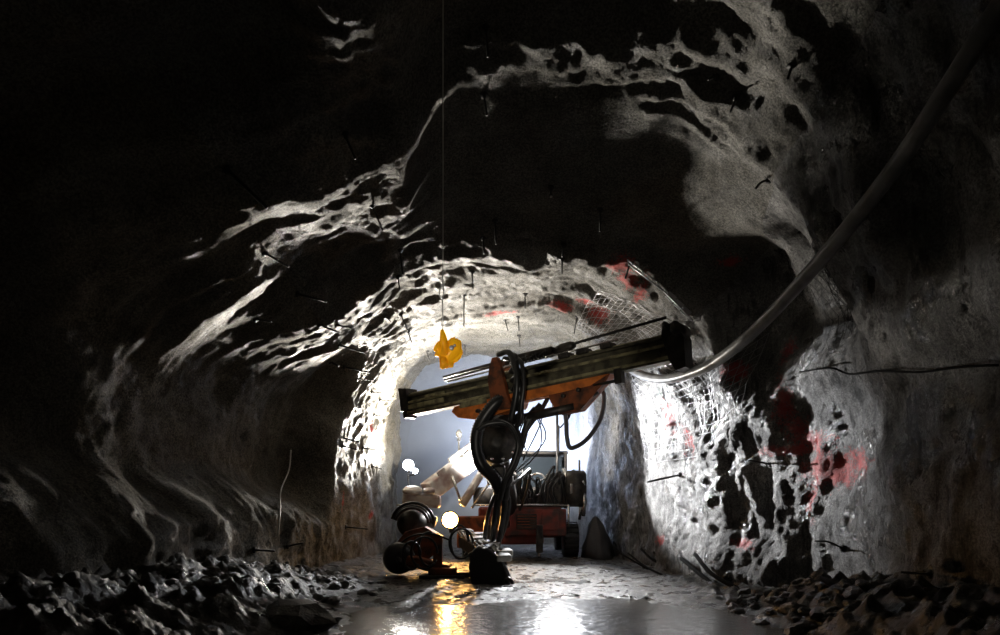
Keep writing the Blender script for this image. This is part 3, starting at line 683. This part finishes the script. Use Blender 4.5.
# haze in the chamber
hz = MB(); hz.box((-.6, 26.0, 3.4), (7.6, 13.2, 6.6)); hz = hz.build('haze', m_dark)
mh = bpy.data.materials.new('haze'); mh.use_nodes = True; nt = mh.node_tree; nt.nodes.remove(nt.nodes['Principled BSDF'])
vs = nt.nodes.new('ShaderNodeVolumeScatter'); vs.inputs['Density'].default_value = .10; vs.inputs['Color'].default_value = (.78,.86,1,1)
nt.links.new(vs.outputs[0], nt.nodes['Material Output'].inputs['Volume'])
hz.data.materials.clear(); hz.data.materials.append(mh); tag(hz, 'bluish haze of dust and mist filling the tunnel behind the rig', 'haze', kind='stuff')

# ================================================================ HANGING YELLOW HOIST
D = 6.4
hp = at(447, 352, D)
top, _ = hit(443, 2); 
cable_top = Vector((at(443,300,D).x, D, 7.6))
ho = empty('hanging_hoist', tuple(hp), 'yellow hoist block hanging on a thin cable from the roof', 'hoist')
def local(px, py, dd=0): p = at(px, py, D); p.y += dd; return p
def outline(l): return [((px-500)/F*D, CAMZ+(505-py)/F*D) for px, py in l]
def pouch(name, l, y0, y1, bev, m, parent):
    mb = MB(); mb.prism(outline(l), D+y0, D+y1)
    bmesh.ops.bevel(mb.bm, geom=list(mb.bm.edges), offset=bev, segments=3, affect='EDGES')
    for f in mb.bm.faces: f.smooth = True
    return mb.build(name, m, parent)
bodyh = pouch('hoist_body', [(448,341),(452,339),(457,336.5),(459,343),(463,349),(462.5,355),(459,359),(455,362),(451,364),(448,366.5),(444,369),(440,368.5),(439.5,356),(441,348)], -.05, .07, .022, m_yel, ho)
pouch('side_plate', [(441,331),(444,330.5),(447,338),(449,346),(449,355),(445,358),(442,354),(440.5,342)], -.085, -.035, .012, m_yel, ho)['label'] = 'paler yellow upright plate'
pouch('side_tab', [(434,352),(433.5,349),(437,343),(441,340.5),(441,357),(436,356.5),(434,355),(438,352)], -.03, .03, .008, m_yel, ho)
pouch('lower_tab', [(440,357),(447,359),(449,364),(446,369),(440.5,370.5)], -.075, -.01, .012, m_yel, ho)
mb = MB(); mb.lathe([(0,.022),(.015,.024),(.02,.012)], local(452,349.5,-.055), (.1,-1,.1), 12); mb.lathe([(0,.014),(.015,.012)], local(455,347,-.055), (.1,-1,.1), 10); mb.build('grey_coupling', m_galv, bodyh)
cb = MB().tube([local(443,333), local(442.5,296)], .006, 6).build('cable', m_galv, ho)
sh = [local(441.5+2.4*math.cos(t), 293+5*math.sin(t)) for t in np.linspace(0,2*math.pi,16)]; MB().tube(sh, .007, 6, caps=False).build('shackle', m_galv, ho)
mb = MB(); mb.box(tuple(local(442.5,286)), (.035,.03,.05), bev=.008); mb.tube([local(442.5,283), local(443,270)], .009, 8); mb.build('hook', m_galv, ho)
MB().tube([local(443,284), cable_top], .006, 6).build('cable', mat('bright_wire',(.8,.78,.72),.35,.3), ho)

# ================================================================ PIPE along right wall
P = smooth_path([at(1010,-10,5.3), at(940,100,5.9), at(900,160,6.5), at(850,225,7.3), at(800,283,8.3), at(755,330,9.4), at(720,359,10.4), at(695,372,11.3), at(665,379,12.6), at(640,374,13.8), at(620,360,15.0), at(606,347,16.4), at(594,346,17.6), at(586,352,19.0)], 10)
tag(MB().tube(P, .085, 20).build('ventilation_pipe', m_pipe), 'long grey plastic pipe sagging along the right wall to behind the feed', 'pipe')

# ================================================================ WIRE MESH and strap on right wall
def wall_pt(d, th, off):
    D_ = np.array([d]); T_ = np.array([th]); x, z = section(D_, T_); e = 1e-3
    x1, z1 = section(D_, T_+e); x0, z0 = section(D_, T_-e); tx, tz = x1-x0, z1-z0; l = np.hypot(tx, tz)
    nx, nz_ = -tz/l, tx/l
    a = disp(x, D_, z, T_) + off
    return Vector((float((x+nx*a)[0]), d, float((z+nz_*a)[0])))
def wire_sheet(label, d0, d1, t0, t1, skew=0., sp=.12, r=.0045, off=.05, m=None):
    nd = int((d1-d0)/sp); 
    arc = 4.2*(t1-t0); ntt = int(arc/sp*1.05)
    G = [[wall_pt(d0+(d1-d0)*i/nd+skew*j/ntt, t0+(t1-t0)*j/ntt, off+.03*math.sin(i*.3+j*.2)) for j in range(ntt+1)] for i in range(nd+1)]
    mb = MB()
    for i in range(nd+1):
        mb.tube([G[i][j]+Vector((0, 0, 0)) for j in range(ntt+1)], r, 4)
    for j in range(ntt+1):
        mb.tube([G[i][j] for i in range(nd+1)], r, 4)
    o = mb.build('wire_mesh_sheet', m or m_galv)
    return tag(o, label, 'wire mesh', 'wire mesh sheets pinned to the right wall')
wire_sheet('upper wire mesh sheet curving over the right shoulder above the feed', 11.9, 15.2, .80, 1.22, skew=.9)
wire_sheet('middle wire mesh sheet on the right shoulder behind the feed end', 11.8, 15.0, .50, .79, skew=.6)
wire_sheet('lower wire mesh sheet on the bright wall below the grey pipe', 12.9, 15.8, .27, .49, skew=-.5)
wire_sheet('wire mesh sheet on the broken bright rock right of the pipe bend', 11.2, 12.6, .34, .56, skew=-.2, off=.07)
wire_sheet('dark wire mesh sheet on the near right wall under the pipe', 8.3, 9.6, .36, .58, skew=.5, off=.07, m=m_bolt)
mb = MB()
s0, s1, s2 = [(hit(a_, b_)[0]-Vector((0,0,CAMZ)))*.965+Vector((0,0,CAMZ)) for a_, b_ in ((628,262),(662,288),(692,318))]
for a, b_ in ((s0,s1),(s1,s2)):
    n = 7; wv = Vector((.0,.10,.10))
    for k in range(n): mb.tube([a.lerp(b_, k/n)-wv*.6, a.lerp(b_, k/n)+wv*.6], .008, 6)
    mb.tube([a-wv*.6, b_-wv*.6], .012, 6); mb.tube([a+wv*.6, b_+wv*.6], .012, 6)
for f_ in (.2,.45,.7): mb.box(tuple(s2.lerp(s1,f_)), (.16,.02,.12), rot=Euler((0,.70,0)), bev=.005)
o = mb.build('steel_strap', m_galv); tag(o, 'bright galvanised strap ladder bolted to the rock right of the feed end', 'strap')

# ================================================================ ROCK BOLTS
def bolt(label, x0, y0, x1, y1, group=None, r=.014, bend=0., cat='rock bolt', plate=True, tip=False):
    p, n_ = hit(x0, y0)
    if p is None: return
    q = at(x1, y1, p.y)
    q.y -= .05*(q-p).length
    mb = MB(); dv = (q-p).normalized()
    mid = p.lerp(q, .5)+Vector((0, 0, -bend))
    mb.tube(smooth_path([p-dv*.12, p, mid, q], 5) if bend else [p-dv*.15, q], r, 8)
    if plate:
        mb.lathe([(-.02,.055),(.01,.055),(.012,.028),(.04,.026)], p, dv, 10)
    if tip: mb.lathe([(-.01,.03),(.03,.03)], q, dv, 8, mi=1)
    o = mb.build('rock_bolt', [m_bolt, m_chrome]); return tag(o, label, cat, group)
gl = 'rock bolts sticking out of the left wall'; gr_ = 'rock bolts hanging from the roof'
BL = [
 ('long dark rod pointing down right on the dim upper left shoulder', 228,170,268,209,.02,0),
 ('thin dark bolt on the dim left shoulder below the long rod', 265,253,289,267,.014,0),
 ('dark bolt crossing the left ridges above the lit left corner', 298,294,327,302,.016,0),
 ('short bolt at the shaded edge of the left lit wall, upper of two', 337,325,352,328,.016,0),
 ('short bolt just left of and below the upper edge bolt on the left wall', 320,325,340,333,.016,0),
 ('longish bolt on the lit left wall, first below the edge pair', 340,345,365,353,.016,0),
 ('stubby bolt head at the dark edge of the left wall', 331,362,339,366,.022,0),
 ('longest bolt on the lit left wall level with the yellow hoist', 345,367,370,373,.018,0),
 ('thin bolt under the longest one on the lit left wall', 357,379,374,380,.015,0),
 ('tiny bolt on the bright left corner left of the feed tip', 372,392,381,393,.014,0),
 ('small bolt pointing at the feed end stop from the left wall', 380,400,392,401,.016,0),
 ('tiny stub on the left wall just below the feed tip height', 374,415,381,416,.016,0),
 ('bolt at the shadow edge of the left wall level with the ribbed hose', 343,438,360,442,.018,0),
 ('thinner bolt directly below the shadow edge bolt', 343,446,358,450,.014,0),
 ('dark bolt on lit left wall to the left of the floodlight, upper', 363,448,377,450,.018,0),
 ('small bolt on the lit left wall nearest to the floodlight', 372,466,382,469,.014,0),
 ('low bolt on the left wall level with the warm headlamp', 346,527,368,529,.016,0),
 ('faint bolt low on the dark left wall over the muck heap, left one', 255,550,275,551,.016,0),
 ('faint bolt low on the dark left wall over the muck heap, right one', 288,546,303,543,.016,0),
 ('faint bolt in the dim middle of the left shoulder', 256,319,272,322,.014,0),
]
for l, a, b_, c, d_, r, bd in BL: bolt(l, a, b_, c, d_, gl, r, bd)
BR = [
 ('dark bolt hanging in the dim upper left of the roof', 345,135,356,160), ('dark bolt hanging on the left ridges below the first roof rib', 372,205,383,231),
 ('bolt hanging left of the cable at hook height', 400,250,403,275), ('short bolt below and left of the cable hook', 398,277,400,291),
 ('faint bolt high in the roof right of the cable', 486,28,488,58), ('faint bolt where the dark vault begins', 484,95,487,116),
 ('bolt crossing the bright jagged lip of the roof', 495,221,496,245), ('short bolt just left under the jagged roof lip', 483,238,484,254),
 ('faint bolt in the dark vault right of centre', 600,210,600,232), ('short bolt under the bright right part of the roof lip', 564,245,562,257),
 ('faint bolt in dark patch behind the roof lip', 562,259,562,274), ('dark bolt right of the cable hook', 472,272,473,289),
 ('longest bolt between the cable and the roof centre', 464,295,464,327), ('bolt under the pale streak in mid roof', 525,294,525,309),
 ('leaning bolt above the feed centre, left one', 505,320,508,331), ('straight bolt above the feed centre, right one', 518,317,519,331),
 ('small bolt over the haze just above the feed', 519,336,520,347), ('leaning bolt on the pale roof left of the wire mesh', 577,317,574,334),
 ('bolt on the left roof curve above the hoist, upper one', 401,315,408,331), ('bolt on the left roof curve above the hoist, lower one', 408,332,412,343),
 ('tiny bolt on the left roof curve farthest left', 386,317,391,322), ('bolt at the top left of the wire mesh', 630,263,625,279),
 ('hooked bolt at the top right end of the near roof rib', 716,76,708,80), ('dark bolt on the right end of the near roof rib', 736,98,730,113),
 ('faint bolt high up in the right roof', 792,66,796,54), ('small bolt with a bright tip in the dark vault', 551,188,551,196),
 ('small bolt over the bright portal edge above the hoist', 465,345,465,355), ('small bolt over the portal left of the hoist', 427,352,430,362),
]
for i, (l, a, b_, c, d_) in enumerate(BR): bolt(l, a, b_, c, d_, gr_, .014, tip=(a == 551))
bolt('dark steel rod sticking left out of the bright right wall', 679,475,647,482, None, .022)
bolt('curled dark bolt on the lit right shoulder of the roof', 768,180,755,189, None, .016, -.03)
bolt('bent dark bolt low on the right wall above the rubble', 842,548,814,541, None, .014, -.04)
bolt('faint dark bolt in the black hollow of the right wall', 770,464,748,460, None, .016)
bolt('thin dark rod low at the far right wall', 930,574,900,572, None, .014)
# poly pipes / rods slumped at the foot of the right wall
for l, pp in (('leftmost thin dark rod slumped at the right wall foot', [(617,551),(632,560),(648,569)]), ('second thin dark rod from the left at the right wall foot', [(628,553),(645,566),(662,575)]),
              ('third dark rod at right wall foot, curving to the floor', [(641,549),(655,561),(682,571)]), ('fourth dark rod, leaning beside the thickest one', [(681,558),(697,572),(714,585)]),
              ('thickest dark rod curving from the right wall to the rubble', [(695,554),(712,574),(744,592)])):
    P_ = []
    for (px, py) in pp:
        p, _ = hit(px, py)
        P_.append((px, py, p.y if p is not None else 14))
    # foot on the floor: depth from floor height, head against the wall
    dl = F*(CAMZ-.06)/(pp[-1][1]-505); dh = min(P_[0][2]-.1, dl+1.5)
    Q = [at(pp[0][0], pp[0][1], dh), at(pp[1][0], pp[1][1], (dh+dl)/2), at(pp[2][0], pp[2][1], dl)]
    tag(MB().tube(smooth_path(Q, 8), .038 if 'thickest' in l else (.03 if 'third' in l or 'fourth' in l else .022), 10).build('slumped_rod', m_slump), l, 'rod', 'dark rods slumped at the foot of the right wall')
# cable on right wall
P_ = []
for px, py in ((800,372),(830,368),(850,374),(880,371),(920,372),(960,367),(998,365)):
    p, n_ = hit(px, py); P_.append(p*.985+Vector((0,0,CAMZ*.015)))
tag(MB().tube(smooth_path(P_, 6), .014, 8).build('wall_cable', m_slump), 'thin black cable running along the near right wall', 'cable')
P_ = []
for px, py in ((291,450),(289,470),(281,490),(280,512),(278,535)):
    p, n_ = hit(px, py); P_.append(p*.985+Vector((0,0,CAMZ*.015)))
tag(MB().tube(smooth_path(P_, 6), .014, 8).build('wall_cable', mat('pale_cord',(.75,.74,.70),.5)), 'pale cord hanging down the dark left wall', 'cable')

# ================================================================ tarp pile by the portal
c = at(598, 556, 18.6); mb = MB()
mb.lathe([(0,.42),(.3,.38),(.7,.30),(1.0,.18),(1.2,.07),(1.25,.01)], (c.x,c.y,.02), (0,0,1), 26)
for v in mb.bm.verts:
    a = math.atan2(v.co.y-c.y, v.co.x-c.x); k = 1+.12*math.sin(5*a+v.co.z*2)+.05*math.sin(11*a)+.6*float(perlin(v.co.x*3, v.co.y*3, v.co.z*2.4)); v.co.z *= .94; v.co.x = c.x+(v.co.x-c.x)*k; v.co.y = c.y+(v.co.y-c.y)*k
    v.co.x -= .12*max(0, v.co.z-.5)
tag(mb.build('covered_heap', m_tarp), 'dark cone shaped heap under a tarp at the right of the rig', 'heap')

# ================================================================ loose rocks
m_rock = mat('wet_dark_rock', (.05,.048,.045), .32, 0, bump=(16,.7,.02), var=(3,(.14,.13,.12)))
protos = []
for k in range(5):
    bm = bmesh.new(); bmesh.ops.create_icosphere(bm, subdivisions=2, radius=1)
    for v in bm.verts:
        p = v.co; s_ = 1+.55*float(perlin(p.x*1.1+k*5, p.y*1.1, p.z*1.1)); q = p*s_
        q.z *= .68; q.x *= 1+.15*k*.5
        v.co = Vector([round(t*3.2)/3.2*.45+t*.55 for t in q])
    me = bpy.data.meshes.new('loose_rock'); bm.to_mesh(me); bm.free(); me.materials.append(m_rock); protos.append(me)
def rocks(n, xr, yr, smin, smax, label, group):
    for i in range(n):
        x = random.uniform(*xr); y = random.uniform(*yr); s_ = smin+(smax-smin)*random.random()**2.2
        o = bpy.data.objects.new('loose_rock', random.choice(protos)); COL.objects.link(o)
        o.location = (x, y, float(floor_z(x, y))+s_*.22); o.scale = (s_, s_*random.uniform(.7,1.1), s_*random.uniform(.7,1))
        o.rotation_euler = (random.uniform(-.4,.4), random.uniform(-.4,.4), random.uniform(0,6.28)); tag(o, label, 'rock', group)
rocks(90, (3.3,4.3), (7.2,10.4), .03, .13, 'wet black rock lying in the rubble at the foot of the right wall', 'rocks in the right rubble bank')
rocks(110, (-4.0,-2.0), (7.4,13), .03, .12, 'wet rock lying in the muck heap at the foot of the left wall', 'rocks in the left muck heap')
rocks(60, (-2.2,2.6), (10.6,15.5), .015, .05, 'small stone lying on the wet floor between the puddle and the rig', 'small stones on the wet floor')
o = bpy.data.objects.new('boulder', protos[2]); COL.objects.link(o); o.location = (-2.42,7.9,.12); o.scale = (.42,.35,.38); tag(o, 'big black boulder at the bottom of the left muck heap near the puddle', 'boulder')

for o in bpy.data.objects:
    if '_w' in o: del o['_w']
